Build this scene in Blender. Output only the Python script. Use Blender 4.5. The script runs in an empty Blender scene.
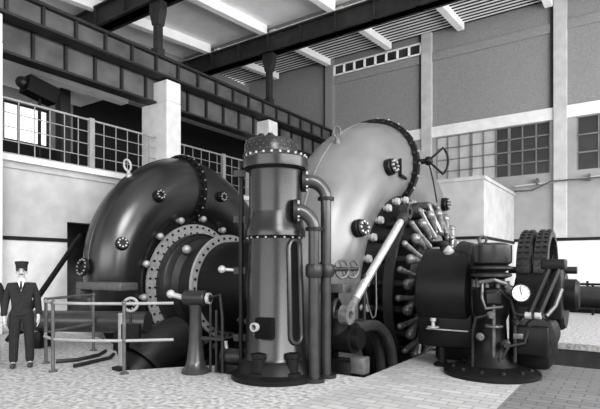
import bpy, bmesh, math, random
from mathutils import Vector, Matrix
random.seed(4)
sc = bpy.context.scene
col = sc.collection
V = Vector
PI = math.pi
R = math.radians

# ------------------------------------------------------------------ materials
def mat(name, c, rough=.6, metal=0., var=.12, scale=6., bump=0., spec=.5, detail=4.):
    m = bpy.data.materials.new(name); m.use_nodes = True
    nt = m.node_tree; b = nt.nodes['Principled BSDF']
    b.inputs['Roughness'].default_value = rough
    b.inputs['Metallic'].default_value = metal
    b.inputs['Specular IOR Level'].default_value = spec
    tc = nt.nodes.new('ShaderNodeTexCoord')
    n = nt.nodes.new('ShaderNodeTexNoise'); n.inputs['Scale'].default_value = scale; n.inputs['Detail'].default_value = detail
    nt.links.new(tc.outputs['Object'], n.inputs['Vector'])
    r = nt.nodes.new('ShaderNodeValToRGB')
    lo = c*(1-var); hi = min(1, c*(1+var))
    r.color_ramp.elements[0].position = .3; r.color_ramp.elements[0].color = (lo, lo, lo, 1)
    r.color_ramp.elements[1].position = .7; r.color_ramp.elements[1].color = (hi, hi, hi, 1)
    nt.links.new(n.outputs['Fac'], r.inputs['Fac'])
    nt.links.new(r.outputs['Color'], b.inputs['Base Color'])
    if bump:
        bp = nt.nodes.new('ShaderNodeBump'); bp.inputs['Strength'].default_value = bump; bp.inputs['Distance'].default_value = .02
        nt.links.new(n.outputs['Fac'], bp.inputs['Height']); nt.links.new(bp.outputs['Normal'], b.inputs['Normal'])
    return m

def tile_mat(name, c, mortar, sx, sy, rough=.5):
    m = mat(name, c, rough)
    nt = m.node_tree; b = nt.nodes['Principled BSDF']
    tc = nt.nodes.new('ShaderNodeTexCoord')
    br = nt.nodes.new('ShaderNodeTexBrick')
    br.inputs['Scale'].default_value = 1.; br.inputs['Brick Width'].default_value = sx; br.inputs['Row Height'].default_value = sy
    br.inputs['Mortar Size'].default_value = .012; br.offset = .5
    br.inputs['Color1'].default_value = (c*1.12,)*3+(1,); br.inputs['Color2'].default_value = (c*.84,)*3+(1,)
    br.inputs['Mortar'].default_value = (mortar,)*3+(1,)
    nt.links.new(tc.outputs['Object'], br.inputs['Vector'])
    n = nt.nodes.new('ShaderNodeTexNoise'); n.inputs['Scale'].default_value = 1.3; n.inputs['Detail'].default_value = 8
    nt.links.new(tc.outputs['Object'], n.inputs['Vector'])
    mr = nt.nodes.new('ShaderNodeMapRange'); mr.inputs[3].default_value = .72; mr.inputs[4].default_value = 1.2
    nt.links.new(n.outputs['Fac'], mr.inputs[0])
    mx = nt.nodes.new('ShaderNodeMix'); mx.data_type = 'RGBA'; mx.blend_type = 'MULTIPLY'; mx.inputs[0].default_value = 1
    nt.links.new(br.outputs['Color'], mx.inputs[6]); nt.links.new(mr.outputs[0], mx.inputs[7])
    nt.links.new(mx.outputs[2], b.inputs['Base Color'])
    bp = nt.nodes.new('ShaderNodeBump'); bp.inputs['Strength'].default_value = .25; bp.inputs['Distance'].default_value = .01
    nt.links.new(br.outputs['Fac'], bp.inputs['Height']); bp.invert = True
    nt.links.new(bp.outputs['Normal'], b.inputs['Normal'])
    return m

def emit_mat(name, v):
    m = bpy.data.materials.new(name); m.use_nodes = True
    b = m.node_tree.nodes['Principled BSDF']
    b.inputs['Base Color'].default_value = (.8, .8, .8, 1)
    b.inputs['Emission Color'].default_value = (1, 1, 1, 1); b.inputs['Emission Strength'].default_value = v
    return m

M = dict(
    white=mat('white_plaster', .66, .8, var=.1, scale=3, bump=.1),
    light=mat('pale_plaster', .43, .85, var=.14, scale=2.2, bump=.1),
    grey=mat('grey_brick_wall', .215, .9, var=.12, scale=14, bump=.2),
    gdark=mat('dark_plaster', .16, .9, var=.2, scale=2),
    ceil=mat('white_ceiling', .92, .8, var=.06, scale=2),
    corr=mat('corrugated_ceiling', .36, .7, var=.1, scale=5),
    beam=mat('dark_painted_steel', .016, .6, var=.35, scale=3, spec=.3),
    girder=mat('girder_panel_paint', .075, .65, var=.35, scale=1.6, spec=.3),
    girderlow=mat('lower_girder_paint', .09, .65, var=.4, scale=1.3, spec=.3),
    concrete=mat('concrete_floor', .34, .85, var=.55, scale=14, bump=.5, detail=12),
    tiles=tile_mat('tiled_floor', .34, .22, .30, .15, .75),
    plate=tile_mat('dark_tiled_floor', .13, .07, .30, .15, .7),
    pit=mat('pit_concrete_shaded', .03, .9, var=.4, scale=3),  # the pit's shade is put into this colour
    trim=mat('dark_trim', .012, .8, spec=.2),
    nearblack=mat('near_black_paint', .003, .9, spec=.1),  # black for the slot's painted shade and for the valve box
    casing=mat('black_enamel_casing', .010, .28, var=.2, scale=2, spec=.75),
    casing2=mat('grey_enamel_casing', .115, .33, var=.12, scale=2.5, spec=.7),
    tank=mat('tank_enamel', .011, .27, var=.2, scale=4, spec=.42),
    iron=mat('dark_iron', .005, .42, var=.3, scale=8, spec=.16),
    iron2=mat('worn_iron', .013, .42, var=.4, scale=14, spec=.3),
    flange=mat('pale_flange', .36, .45, .3, var=.2, scale=10),
    lever=mat('worn_bright_iron', .15, .32, .4, var=.5, scale=9),
    steel=mat('bright_steel', .55, .30, .75, var=.15, scale=12),
    pipe=mat('pipe_enamel', .024, .28, var=.25, scale=8, spec=.55),
    rail=mat('rail_paint', .08, .4, .2, var=.3, scale=10),
    midwall=mat('grey_plaster', .27, .85, var=.1, scale=2.2, bump=.1),
    railw=mat('white_rail_paint', .26, .5, var=.15, scale=6),
    dial=mat('dial_white', .85, .5, var=.03),
    glass=mat('dark_window_glass', .02, .25, var=.4, scale=1.2),
    hazeglass=mat('hazy_window_glass', .40, .5, var=.2, scale=1.5),  # haze over the left panes, painted as a paler colour
    skypane=emit_mat('daylit_pane', .75),
    cloth=mat('dark_wool', .016, .9, var=.3, scale=30, bump=.2, spec=.2),
    shirt=mat('white_shirt', .75, .8, var=.05),
    skin=mat('skin', .40, .6, var=.06, scale=12),
    hair=mat('dark_hair', .02, .8),
    leather=mat('black_leather', .03, .45),
)

# ------------------------------------------------------------------ mesh builder
OFF = {}
def basis(axis):
    z = V(axis).normalized()
    x = V((0, 0, 1)).cross(z)
    if x.length < 1e-4: x = V((1, 0, 0))
    x.normalize(); y = z.cross(x)
    return x, y, z

class MB:
    def __init__(s): s.bm = bmesh.new()
    def box(s, c, d, rz=0., rot=None, bev=0.):
        m = Matrix.Translation(V(c)) @ (rot.to_4x4() if rot else Matrix.Rotation(rz, 4, 'Z')) @ Matrix.Diagonal((d[0], d[1], d[2], 1))
        g = bmesh.ops.create_cube(s.bm, size=1, matrix=m)
        if bev:
            es = list({e for v in g['verts'] for e in v.link_edges})
            bmesh.ops.bevel(s.bm, geom=es, offset=bev, segments=2, affect='EDGES', profile=.5)
        return s
    def bx(s, a, b, bev=0.):
        a, b = V(a), V(b)
        return s.box((a+b)/2, [abs(b[i]-a[i]) for i in range(3)], bev=bev)
    def beam(s, p, q, w, h):
        p, q = V(p), V(q); d = q-p; x, y, z = basis(d)
        rot = Matrix((x, y, z)).transposed()
        m = Matrix.Translation((p+q)/2) @ rot.to_4x4() @ Matrix.Diagonal((w, h, d.length, 1))
        bmesh.ops.create_cube(s.bm, size=1, matrix=m); return s
    def lathe(s, prof, o, axis=(0, 0, 1), n=32, a0=0., a1=2*PI, cap=True):
        x, y, z = basis(axis); o = V(o); full = abs(a1-a0-2*PI) < 1e-6
        k = n if full else n+1
        rings = []
        for r, t in prof:
            ring = []
            for i in range(k):
                a = a0+(a1-a0)*i/n
                ring.append(s.bm.verts.new(o+z*t+(x*math.cos(a)+y*math.sin(a))*max(r, 1e-4)))
            rings.append(ring)
        for A, B in zip(rings, rings[1:]):
            for i in range(n):
                j = (i+1) % k
                s.bm.faces.new((A[i], A[j], B[j], B[i]))
        if cap and full:
            for ring, r in ((rings[0], prof[0][0]), (rings[-1], prof[-1][0])):
                if r > 1e-3: s.bm.faces.new(ring)
        return s
    def ring(s, o, axis, r0, r1, t0, t1, n=48):
        return s.lathe([(r0, t0), (r1, t0), (r1, t1), (r0, t1), (r0, t0)], o, axis, n, cap=False)
    def cyl(s, p, q, r, r2=None, n=16):
        p, q = V(p), V(q)
        return s.lathe([(r, 0), (r if r2 is None else r2, (q-p).length)], p, q-p, n)
    def tube(s, pts, r, n=10, closed=False):
        pts = [V(p) for p in pts]; N = len(pts); rad = r if isinstance(r, (list, tuple)) else [r]*N
        rings = []; ref = None
        for i, p in enumerate(pts):
            if closed: t = pts[(i+1) % N]-pts[i-1]
            else: t = pts[min(i+1, N-1)]-pts[max(i-1, 0)]
            t.normalize()
            if ref is None: ref = basis(t)[0]
            ref = (ref-t*ref.dot(t)).normalized(); b = t.cross(ref)
            rings.append([s.bm.verts.new(p+(ref*math.cos(2*PI*k/n)+b*math.sin(2*PI*k/n))*rad[i]) for k in range(n)])
        prs = list(zip(rings, rings[1:]))
        if closed: prs.append((rings[-1], rings[0]))
        for A, B in prs:
            for k in range(n):
                s.bm.faces.new((A[k], A[(k+1) % n], B[(k+1) % n], B[k]))
        if not closed:
            s.bm.faces.new(rings[0]); s.bm.faces.new(rings[-1])
        return s
    def torus(s, o, axis, RR, r, n=32, m=8):
        x, y, z = basis(axis); o = V(o)
        return s.tube([o+(x*math.cos(2*PI*i/n)+y*math.sin(2*PI*i/n))*RR for i in range(n)], r, m, True)
    def ball(s, c, r, sc=(1, 1, 1), seg=16):
        m = Matrix.Translation(V(c)) @ Matrix.Diagonal((r*sc[0], r*sc[1], r*sc[2], 1))
        bmesh.ops.create_uvsphere(s.bm, u_segments=seg, v_segments=max(6, seg//2+2), radius=1, matrix=m); return s
    def prism(s, poly, z0, z1):
        a = [s.bm.verts.new((p[0], p[1], z0)) for p in poly]; b = [s.bm.verts.new((p[0], p[1], z1)) for p in poly]
        n = len(poly)
        s.bm.faces.new(a); s.bm.faces.new(b)
        for i in range(n): s.bm.faces.new((a[i], a[(i+1) % n], b[(i+1) % n], b[i]))
        return s
    def slab(s, poly, d):
        """extrude a 3D polygon by the vector d"""
        a = [s.bm.verts.new(V(p)) for p in poly]; b = [s.bm.verts.new(V(p)+V(d)) for p in poly]; n = len(poly)
        s.bm.faces.new(a); s.bm.faces.new(b)
        for i in range(n): s.bm.faces.new((a[i], a[(i+1) % n], b[(i+1) % n], b[i]))
        return s
    def build(s, name, m, parent=None, smooth=True, ang=38):
        off = OFF.get(parent.name, V()) if parent else V()
        bmesh.ops.recalc_face_normals(s.bm, faces=s.bm.faces)
        if off.length: bmesh.ops.translate(s.bm, verts=s.bm.verts, vec=-off)
        me = bpy.data.meshes.new(name); s.bm.to_mesh(me); s.bm.free()
        me.materials.append(M[m] if isinstance(m, str) else m)
        if smooth:
            for p in me.polygons: p.use_smooth = True
            me.set_sharp_from_angle(angle=R(ang))
        o = bpy.data.objects.new(name, me); col.objects.link(o)
        if parent: o.parent = parent
        OFF[o.name] = off
        return o

def tag(o, label, cat, group=None, kind=None):
    if label: o['label'] = label
    if cat: o['category'] = cat
    if group: o['group'] = group
    if kind: o['kind'] = kind
    return o
def thing(name, loc, label, cat, group=None):
    o = bpy.data.objects.new(name, None); o.location = loc; o.empty_display_size = .2
    col.objects.link(o); OFF[o.name] = V(loc)
    return tag(o, label, cat, group)
def struct(mb, name, m, parent=None, smooth=False):
    o = mb.build(name, m, parent, smooth)
    if not parent: o['kind'] = 'structure'
    return o

BOLT = {}
def bolt_mesh(r, h, m):
    k = (r, h, m)
    if k not in BOLT:
        b = bmesh.new()
        bmesh.ops.create_cone(b, cap_ends=True, segments=6, radius1=r, radius2=r*.9, depth=h, matrix=Matrix.Translation((0, 0, h/2)))
        me = bpy.data.meshes.new('bolt'); b.to_mesh(me); b.free(); me.materials.append(M[m]); BOLT[k] = me
    return BOLT[k]
def bolts(parent, c, axis, rad, n, r=.04, h=.05, m='iron', a0=0., a1=2*PI, name='bolt'):
    x, y, z = basis(axis); c = V(c); me = bolt_mesh(r, h, m)
    rot = Matrix((x, y, z)).transposed().to_euler()
    for i in range(n):
        a = a0+(a1-a0)*i/n
        o = bpy.data.objects.new(name, me); col.objects.link(o); o.parent = parent
        o.location = c+(x*math.cos(a)+y*math.sin(a))*rad-OFF.get(parent.name, V())
        o.rotation_euler = rot; OFF[o.name] = OFF.get(parent.name, V())

def arc(c, u, w, r, a0, a1, n=10):
    c, u, w = V(c), V(u), V(w)
    return [c+u*(r*math.cos(a0+(a1-a0)*i/n))+w*(r*math.sin(a0+(a1-a0)*i/n)) for i in range(n+1)]

# ------------------------------------------------------------------ setting
WX, WY = -13.5, 22.0
# floors: the pit edge follows the machines
leftpoly = [(-13.5, -9), (-3.45, -9), (-3.45, 6.75), (-5.2, 6.72), (-6.2, 5.95), (-6.9, 5.0), (-9.4, 6.6), (-10.6, 7.0), (-13.5, 7.0)]
struct(MB().prism(leftpoly, -.14, 0), 'floor', 'concrete')
struct(MB().bx((-3.45, -9, -.14), (-1.4, 9.7, 0)).bx((-1.4, -9, -.14), (8, 4.0, 0)), 'floor_tiled', 'tiles')
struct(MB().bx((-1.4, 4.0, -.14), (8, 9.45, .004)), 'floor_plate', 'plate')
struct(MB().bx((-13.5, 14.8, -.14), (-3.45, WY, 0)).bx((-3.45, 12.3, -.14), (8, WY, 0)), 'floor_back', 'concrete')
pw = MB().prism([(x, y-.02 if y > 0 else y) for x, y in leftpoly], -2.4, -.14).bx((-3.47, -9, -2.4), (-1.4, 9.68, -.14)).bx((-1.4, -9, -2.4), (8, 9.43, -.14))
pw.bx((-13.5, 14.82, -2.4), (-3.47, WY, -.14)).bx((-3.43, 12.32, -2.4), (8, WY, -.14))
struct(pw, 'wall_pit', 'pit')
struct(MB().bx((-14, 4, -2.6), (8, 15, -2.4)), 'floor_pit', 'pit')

# left wall under the gallery, with a dark doorway
DY0, DY1, DZ = 7.95, 9.9, 2.95
w = MB().bx((WX-.4, -9, 2.45), (WX, DY0, 4.55)).bx((WX-.4, DY1, 2.45), (WX, WY, 4.55)).bx((WX-.4, DY0, DZ), (WX, DY1, 4.55))
struct(w, 'wall_left', 'light')
w = MB().bx((WX-.4, -9, -.02), (WX, DY0, 2.4)).bx((WX-.4, DY1, -.02), (WX, 14.8, 2.4)).bx((WX-.4, 14.8, 0), (WX, WY, 2.4))
w.bx((WX-.4, 7.0, -2.4), (WX, 14.8, -.02))
struct(w, 'wall_left_lower', 'white')
struct(MB().bx((WX-.1, -9, 2.37), (WX+.03, DY0, 2.47)).bx((WX-.1, DY1, 2.37), (WX+.03, WY, 2.47)), 'trim_1', 'trim')
struct(MB().bx((WX-.3, -9, 4.42), (WX+.1, WY, 4.58)), 'trim_2', 'white')
struct(MB().bx((WX-.1, -9, 4.24), (WX+.04, WY, 4.3)), 'trim_3', 'light')
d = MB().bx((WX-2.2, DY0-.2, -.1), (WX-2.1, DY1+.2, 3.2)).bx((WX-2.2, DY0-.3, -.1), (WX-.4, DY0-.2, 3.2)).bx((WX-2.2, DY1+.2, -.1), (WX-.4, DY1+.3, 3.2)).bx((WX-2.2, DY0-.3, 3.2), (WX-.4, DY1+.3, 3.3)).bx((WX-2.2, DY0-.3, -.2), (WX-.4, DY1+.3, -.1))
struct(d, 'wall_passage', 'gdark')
# the gallery behind the girders
struct(MB().bx((-18.7, -2, 4.2), (WX-.4, WY, 4.5)), 'floor_gallery', 'gdark')
gw = MB()
for a, b in ((-2, 8.6), (10.25, 22)): gw.bx((-18.9, a, 4.5), (-18.6, b, 12))
gw.bx((-18.9, 8.6, 4.5), (-18.6, 10.25, 6.2)).bx((-18.9, 8.6, 7.6), (-18.6, 10.25, 12))
struct(gw, 'wall_gallery', 'grey')
struct(MB().bx((-18.62, -2, 4.5), (-18.55, 8.55, 6.15)).bx((-18.62, 8.55, 4.5), (-18.55, 11.2, 6.15)).bx((-18.62, 11.2, 4.5), (-18.55, WY, 8.8)), 'wall_gallery_dark', 'trim')  # dark sheet over the lower wall, taller beyond the near bay
o = struct(MB().bx((-18.85, 8.6, 6.2), (-18.8, 10.25, 7.6)), 'window_1', 'skypane')
f = MB()
for y in (8.62, 9.15, 9.9, 10.22): f.box((-18.7, y, 6.9), (.08, .06, 1.4))
for z in (6.23, 7.57): f.box((-18.7, 9.42, z), (.08, 1.62, .06))
struct(f, 'window_frame', 'beam', o)
struct(MB().bx((-17.6, -2, 7.75), (-14.6, 10.9, 8.0)).bx((-15.1, -2, 7.35), (-14.7, 10.9, 7.75)), 'trim_4', 'ceil')
struct(MB().bx((-16.6, 9.35, 4.5), (-16.25, 9.7, 7.75)), 'column', 'beam')

# piers that carry the crane runway
def pier(y, n):
    p = MB().bx((-14.25, y, 0), (-12.95, y+.62, 7.2), .03).bx((-13.95, y+.003, 7.2), (-12.953, y+.617, 7.9), .03)
    struct(p, 'pier', 'white')
for i, y in enumerate((5.35, 11.1, 16.6)): pier(y, i)
# runway girders (upper, and lower recessed one)
def girder(name, x, z0, z1, m, label, proud, y0=1., y1=21.9):
    t = thing(name, (x, y0, z0), label, 'girder', 'crane runway girders')
    MB().bx((x-.12, y0, z0+.05), (x, y1, z1-.05)).build('web_plate', m, t, False)
    MB().bx((x-.3, y0, z0), (x+.16, y1, z0+.07)).build('bottom_flange', 'beam', t, False)
    MB().bx((x-.3, y0, z1-.08), (x+.16, y1, z1)).build('top_flange', 'beam', t, False)
    y = y0+.4
    while y < y1:
        MB().bx((x-.01, y, z0+.07), (x+.10, y+.075, z1-.08)).build('stiffener', 'beam', t, False)
        y += .93
    return t
g = girder('crane_girder', -13.1, 7.95, 8.62, 'girder', 'upper dark riveted steel crane girder running along the left wall', .1)
MB().bx((-13.18, 1, 8.62), (-13.08, 21.9, 8.70)).build('crane_rail', 'iron2', g, False)
girder('crane_girder', -13.62, 7.18, 8.45, 'girderlow', 'lower paler steel girder tucked under the upper crane girder', .1)

# upper posts above the runway, beams, joists, ceiling
def zc(y): return 12.35-.083*(22-y)
for i, y in enumerate((10.75, 16.7)):
    zt = 10.35 if i == 0 else 10.75
    p = MB().bx((-13.22, y, 8.62), (-13.0, y+.24, zt), .02).slab([(-13.25, y-.02, zt-.75), (-12.97, y-.02, zt-.75), (-12.84, y-.02, zt-.3), (-12.84, y-.02, zt), (-13.38, y-.02, zt), (-13.38, y-.02, zt-.3)], (0, .28, 0))
    p.bx((-13.28, y-.02, 8.62), (-12.96, y+.27, 8.85))
    struct(p, 'column', 'beam')
for i, (y, z0) in enumerate(((10.7, 10.35), (16.6, 10.75))):
    b = MB().bx((-18.6, y+.05, z0), (8, y+.4, z0+.75)).bx((-18.6, y-.08, z0), (8, y+.53, z0+.06)).bx((-18.6, y-.08, z0+.69), (8, y+.53, z0+.75))
    x = -18
    while x < 8:
        b.bx((x, y-.06, z0), (x+.08, y+.5, z0+.75)); x += 1.65
    struct(b, 'beam', 'beam')
# joists slope with the roof
def joist(x, y0, y1):
    q = [(x-.14, y0, zc(y0)-.38), (x+.14, y0, zc(y0)-.38), (x+.14, y0, zc(y0)+.02), (x-.14, y0, zc(y0)+.02)]
    b = MB().slab(q, (0, y1-y0, zc(y1)-zc(y0))); struct(b, 'joist', 'ceil')
xs = [-16.5, -13.2, -9.85, -6.45, -3.0, .35, 3.7]
for x in xs:
    joist(x, 4.2, 16.6); joist(x, 17.1, 21.85)
struct(MB().slab([(-19, 4, zc(4)), (8, 4, zc(4)), (8, 4, zc(4)+.2), (-19, 4, zc(4)+.2)], (0, 12.9, zc(16.9)-zc(4))), 'ceiling', 'ceil')
struct(MB().slab([(-19, 16.9, zc(16.9)), (8, 16.9, zc(16.9)), (8, 16.9, zc(16.9)+.2), (-19, 16.9, zc(16.9)+.2)], (0, 5.4, zc(22.3)-zc(16.9))), 'ceiling_back', 'corr')
rb = MB(); y = 17.2
while y < 21.9:
    rb.bx((-19, y, zc(y)-.07), (8, y+.10, zc(y)+.02)); y += .30
struct(rb, 'ceiling_ribs', 'ceil')
rb = MB(); y = 17.35
while y < 21.9:
    rb.bx((-19, y, zc(y)-.072), (8, y+.10, zc(y)+.02)); y += .30
struct(rb, 'ceiling_groove_shade', 'trim')  # dark strips flush with the ribs paint the shade of the grooves

# back wall
struct(MB().bx((-19, WY, -.02), (8, WY+.4, 2.7)), 'wall_back_lower', 'white')
W1 = (-7.65, -2.98); W2 = (-2.05, 2.4)
mid = MB().bx((-19, WY, 2.7), (W1[0], WY+.4, 7.55)).bx((W1[1], WY, 2.7), (W2[0], WY+.4, 7.55)).bx((W2[1], WY, 2.7), (8, WY+.4, 7.55))
mid.bx((W1[0], WY, 2.7), (W1[1], WY+.4, 5.42)).bx((W2[0], WY, 2.7), (W2[1], WY+.4, 5.42))
struct(mid, 'wall_back', 'midwall')
struct(MB().bx((-19, WY+.05, 7.98), (8, WY+.4, 12.6)), 'wall_back_upper', 'grey')
struct(MB().bx((-13.2, WY-.06, 7.5), (8, WY+.4, 7.98)), 'trim_5', 'white')
struct(MB().bx((-19, WY-.03, 2.68), (8, WY+.1, 2.80)), 'trim_6', 'trim')
for x in (-13.2, -8.05, -2.62, 2.7):
    struct(MB().bx((x-.22, WY-.14, 2.8), (x+.26, WY+.2, 12.3), .02), 'pilaster', 'light' if x > -13 else 'grey')
    struct(MB().bx((x-.34, WY-.05, 7.98), (x-.22, WY+.2, 12.3)), 'trim_recess_shade', 'beam')  # dark raised strip painting the shade of a recess beside the pilaster
struct(MB().bx((-13.2, WY-.03, 10.98), (8, WY+.1, 11.35)), 'trim_7', 'grey')
def window(name, x0, x1, z0, z1, split, nx, nz):
    o = struct(MB().bx((x0, WY+.2, z0), (x1, WY+.24, z1)), name, 'glass')
    if split: struct(MB().bx((x0, WY+.18, z0), (split, WY+.22, z1)), 'haze_pane', 'hazeglass', o)
    f = MB()
    for i in range(nx+1):
        x = x0+(x1-x0)*i/nx; f.box((x, WY+.16, (z0+z1)/2), (.05 if i % 3 else .10, .06, z1-z0))
    for j in range(nz+1):
        f.box(((x0+x1)/2, WY+.16, z0+(z1-z0)*j/nz), (x1-x0, .06, .05))
    struct(f, 'window_frame', 'gdark', o)
window('window_2', W1[0], W1[1], 5.42, 7.5, -5.1, 9, 4)
window('window_3', W2[0], W2[1], 5.42, 7.5, None, 6, 3)
o = struct(MB().bx((-12.9, WY-.02, 11.42), (-8.3, WY+.06, 11.9)), 'window_4', 'glass')
f = MB()
for i in range(9): f.box((-12.9+4.6*i/8, WY-.06, 11.66), (.10, .06, .5))
for z in (11.42, 11.9): f.box((-10.6, WY-.06, z), (4.7, .06, .06))
struct(f, 'window_frame', 'ceil', o)
struct(MB().bx((-8.4, 17.2, 0), (-4.32, WY, 4.72)).bx((-8.45, 17.15, 4.6), (-4.27, WY, 4.72)), 'wall_enclosure', 'light')
struct(MB().bx((-8.4, 17.17, 2.6), (-4.29, WY, 2.7)), 'trim_8', 'trim')

# pipes along the back wall
t = thing('wall_pipe', (-4.3, 21.8, 4.6), 'thin twin pipes running along the back wall beneath the windows', 'pipe')
MB().tube([(-4.25, 21.8, 4.95), (3, 21.8, 5.25)], .035, 8).build('upper_pipe', 'light', t)
MB().tube([(-4.25, 21.75, 4.75), (-3.6, 21.7, 4.72), (-2.9, 21.7, 5.02), (3, 21.75, 5.02)], .03, 8).build('lower_pipe', 'rail', t)
for x in (-3.4, -1.6, .2, 2):
    MB().bx((x-.03, 21.7, 4.95), (x+.03, 22.02, 5.2)).build('bracket', 'rail', t)

# gallery railings
def gallery(y0, y1, label):
    t = thing('gallery_railing', (WX, y0, 4.58), label, 'railing', 'gallery railings')
    z0, z1 = 4.6, 6.05
    MB().bx((WX-.02, y0, z1-.05), (WX+.03, y1, z1)).build('top_rail', 'railw', t, False)
    gr = MB()
    for j in range(1, 4): gr.box((WX, (y0+y1)/2, z0+(z1-z0)*j/4-.02), (.02, y1-y0, .022))
    y = y0+.22
    while y < y1: gr.box((WX, y, (z0+z1)/2), (.02, .022, z1-z0)); y += .42
    gr.build('wire_grid', 'railw', t, False)
    MB().bx((WX-.03, y0, z0-.02), (WX+.03, y1, z0+.03)).build('bottom_rail', 'railw', t, False)
    return t
g1 = gallery(5.97, 11.1, 'gallery railing with wire grid between the two nearest white piers')
MB().bx((WX-.05, 8.62, 4.58), (WX+.07, 8.78, 6.08)).build('post', 'railw', g1, False)
g2 = gallery(11.72, 16.6, 'gallery railing with wire grid beyond the tall white pier above the far turbine')
MB().bx((WX-.05, 14.3, 4.58), (WX+.07, 14.46, 6.08)).build('post', 'railw', g2, False)
gallery(17.22, 21.9, 'gallery railing behind the tank top, beyond the farthest white pier')
t = thing('floodlight', (-14.6, 7.9, 6.35), 'black slanted box lamp on the gallery beneath the girder', 'lamp')
MB().box((-14.6, 7.75, 6.85), (.5, .9, .5), rot=Matrix.Rotation(R(-12), 3, 'X'), bev=.03).build('hood', 'iron', t, False)
MB().cyl((-14.6, 7.75, 4.5), (-14.6, 7.75, 6.65), .04).build('stand', 'iron', t)
MB().ball((-14.6, 7.24, 6.95), .17).build('bulb_housing', 'iron2', t)

# ------------------------------------------------------------------ turbines
YC, ZC = 10.6, 1.1
RT = 2.87
def rr(t): return 1.04-.26*min(max(0, t)/R(90), 2)
def Rc(t): return RT-.62*min(max(0, t)/R(90), 1.15)
def cs(xc, t, f, off=0.):
    r = rr(t); d = Rc(t)+(r+off)*math.cos(f)
    return V((xc+(r+off)*math.sin(f), YC-d*math.sin(t), ZC+d*math.cos(t)))
def cn(t, f): return V((math.sin(f), -math.cos(f)*math.sin(t), math.cos(f)*math.cos(t)))
def covers(t, xc, spots, boss='iron'):
    for a, f in spots:
        a, f = R(a), R(f); c = cs(xc, a, f, -.05); n = cn(a, f)
        h = MB().lathe([(.17, 0), (.17, .14), (.15, .16), (.15, .20), (0, .205)], c, n, 20).build('handhole_cover', boss, t)
        bolts(h, c+n*.19, n, .105, 8, .026, .05, 'flange')
def turbine(xc, label, cm):
    t = thing('spiral_turbine', (xc, YC, -2.4), label, 'turbine', 'twin spiral turbines')
    pts, rad = [], []
    for z in (-2.38, -1.2, -.2): pts.append((xc, YC+RT, z)); rad.append(1.04)
    for d in range(-88, 206, 4):
        a = R(d); pts.append((xc, YC-Rc(a)*math.sin(a), ZC+Rc(a)*math.cos(a))); rad.append(rr(a))
    MB().tube(pts, rad, 48).build('casing', cm, t, True, 60)
    s = MB().tube([cs(xc, R(d), 0, .0) for d in range(4, 180, 3)], .032, 8)
    s.build('seam_rib', cm, t)
    # main joint flange at the crown
    c = (xc, YC, ZC+RT)
    fl = MB().ring(c, (0, 1, 0), 1.0, 1.15, -.07, .07, 64).build('joint_flange', 'iron', t)
    bolts(fl, V(c)+V((0, -.07, 0)), (0, -1, 0), 1.09, 30, .035, .06, 'iron2')
    # bolt heads on the rim of the flange
    for i in range(26):
        a = 2*PI*i/26; n = V((math.cos(a), 0, math.sin(a)))
        o = bpy.data.objects.new('bolt', bolt_mesh(.026, .03, 'flange')); col.objects.link(o); o.parent = fl
        o.location = V(c)+n*1.145-OFF[t.name]; o.rotation_euler = n.to_track_quat('Z', 'Y').to_euler()
    return t
def lifting_eye(t, xc, a, f, s=1., m='flange'):
    a, f = R(a), R(f); c = cs(xc, a, f, -.03); n = cn(a, f)
    up = (n+V((0, 0, 1.6))).normalized()
    b = MB().lathe([(.10*s, 0), (.10*s, .07), (.05, .12), (.05, .2*s)], c, up, 16)
    x = V((.8, .55, 0)).normalized()
    ctr = c+up*(.2*s+.17*s)
    ring = [ctr+x*(.105*s*math.cos(2*PI*i/20))+up*(.17*s*math.sin(2*PI*i/20)) for i in range(20)]
    b.tube(ring, .035*s, 8, True); b.build('lifting_eye', m, t)

# --- far (left) turbine
XL = -11.8
tl = turbine(XL, 'far black spiral turbine by the left wall, bright ringed covers', 'casing')
covers(tl, XL, [(32, 72), (66, 60), (-15, 92), (100, 70)])
lifting_eye(tl, XL, 31, 2, .9)
b = MB().lathe([(.14, 0), (.14, .12), (.24, .12), (.24, .2), (.15, .2), (.15, .14), (0, .14)], cs(XL, R(80), R(-3), -.04), cn(R(80), R(-3)), 28)
o = b.build('access_flange', 'iron2', tl); bolts(o, cs(XL, R(80), R(-3), .16), cn(R(80), R(-3)), .195, 12, .02, .03, 'flange')
x1 = XL+.72
AX = (1, 0, 0)
MB().lathe([(1.95, -.5), (2.06, -.1), (2.06, .0), (1.4, .02), (1.4, -.5)], (x1-.05, YC, ZC), AX, 72, cap=False).build('stay_ring', 'iron', tl)
o = MB().ring((x1, YC, ZC), AX, 1.50, 1.84, 0, .06, 72).build('cover_flange', 'flange', tl)
bolts(o, (x1+.06, YC, ZC), AX, 1.76, 44, .034, .035, 'iron'); bolts(o, (x1+.06, YC, ZC), AX, 1.58, 40, .03, .03, 'iron')
MB().lathe([(1.54, .05), (1.54, .24), (1.48, .30), (1.44, .34), (1.40, .52), (1.24, .62), (1.18, 1.3)], (x1, YC, ZC), AX, 72, cap=False).build('head_cover', 'iron2', tl)
MB().torus((x1+.27, YC, ZC), AX, 1.53, .03, 72).build('cover_bead', 'iron2', tl)
x2 = x1+1.3
o = MB().ring((x2, YC, ZC), AX, 1.18, 1.48, 0, .09, 72).build('draft_flange', 'flange', tl)
bolts(o, (x2+.09, YC, ZC), AX, 1.38, 36, .036, .035, 'iron')
MB().lathe([(1.28, .0), (1.28, 1.9)], (x2+.02, YC, ZC), AX, 64).build('draft_tube', 'iron', tl)
MB().ring((x2+1.9, YC, ZC), AX, 1.2, 1.42, 0, .12, 64).build('draft_tube_flange', 'iron2', tl)
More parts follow.
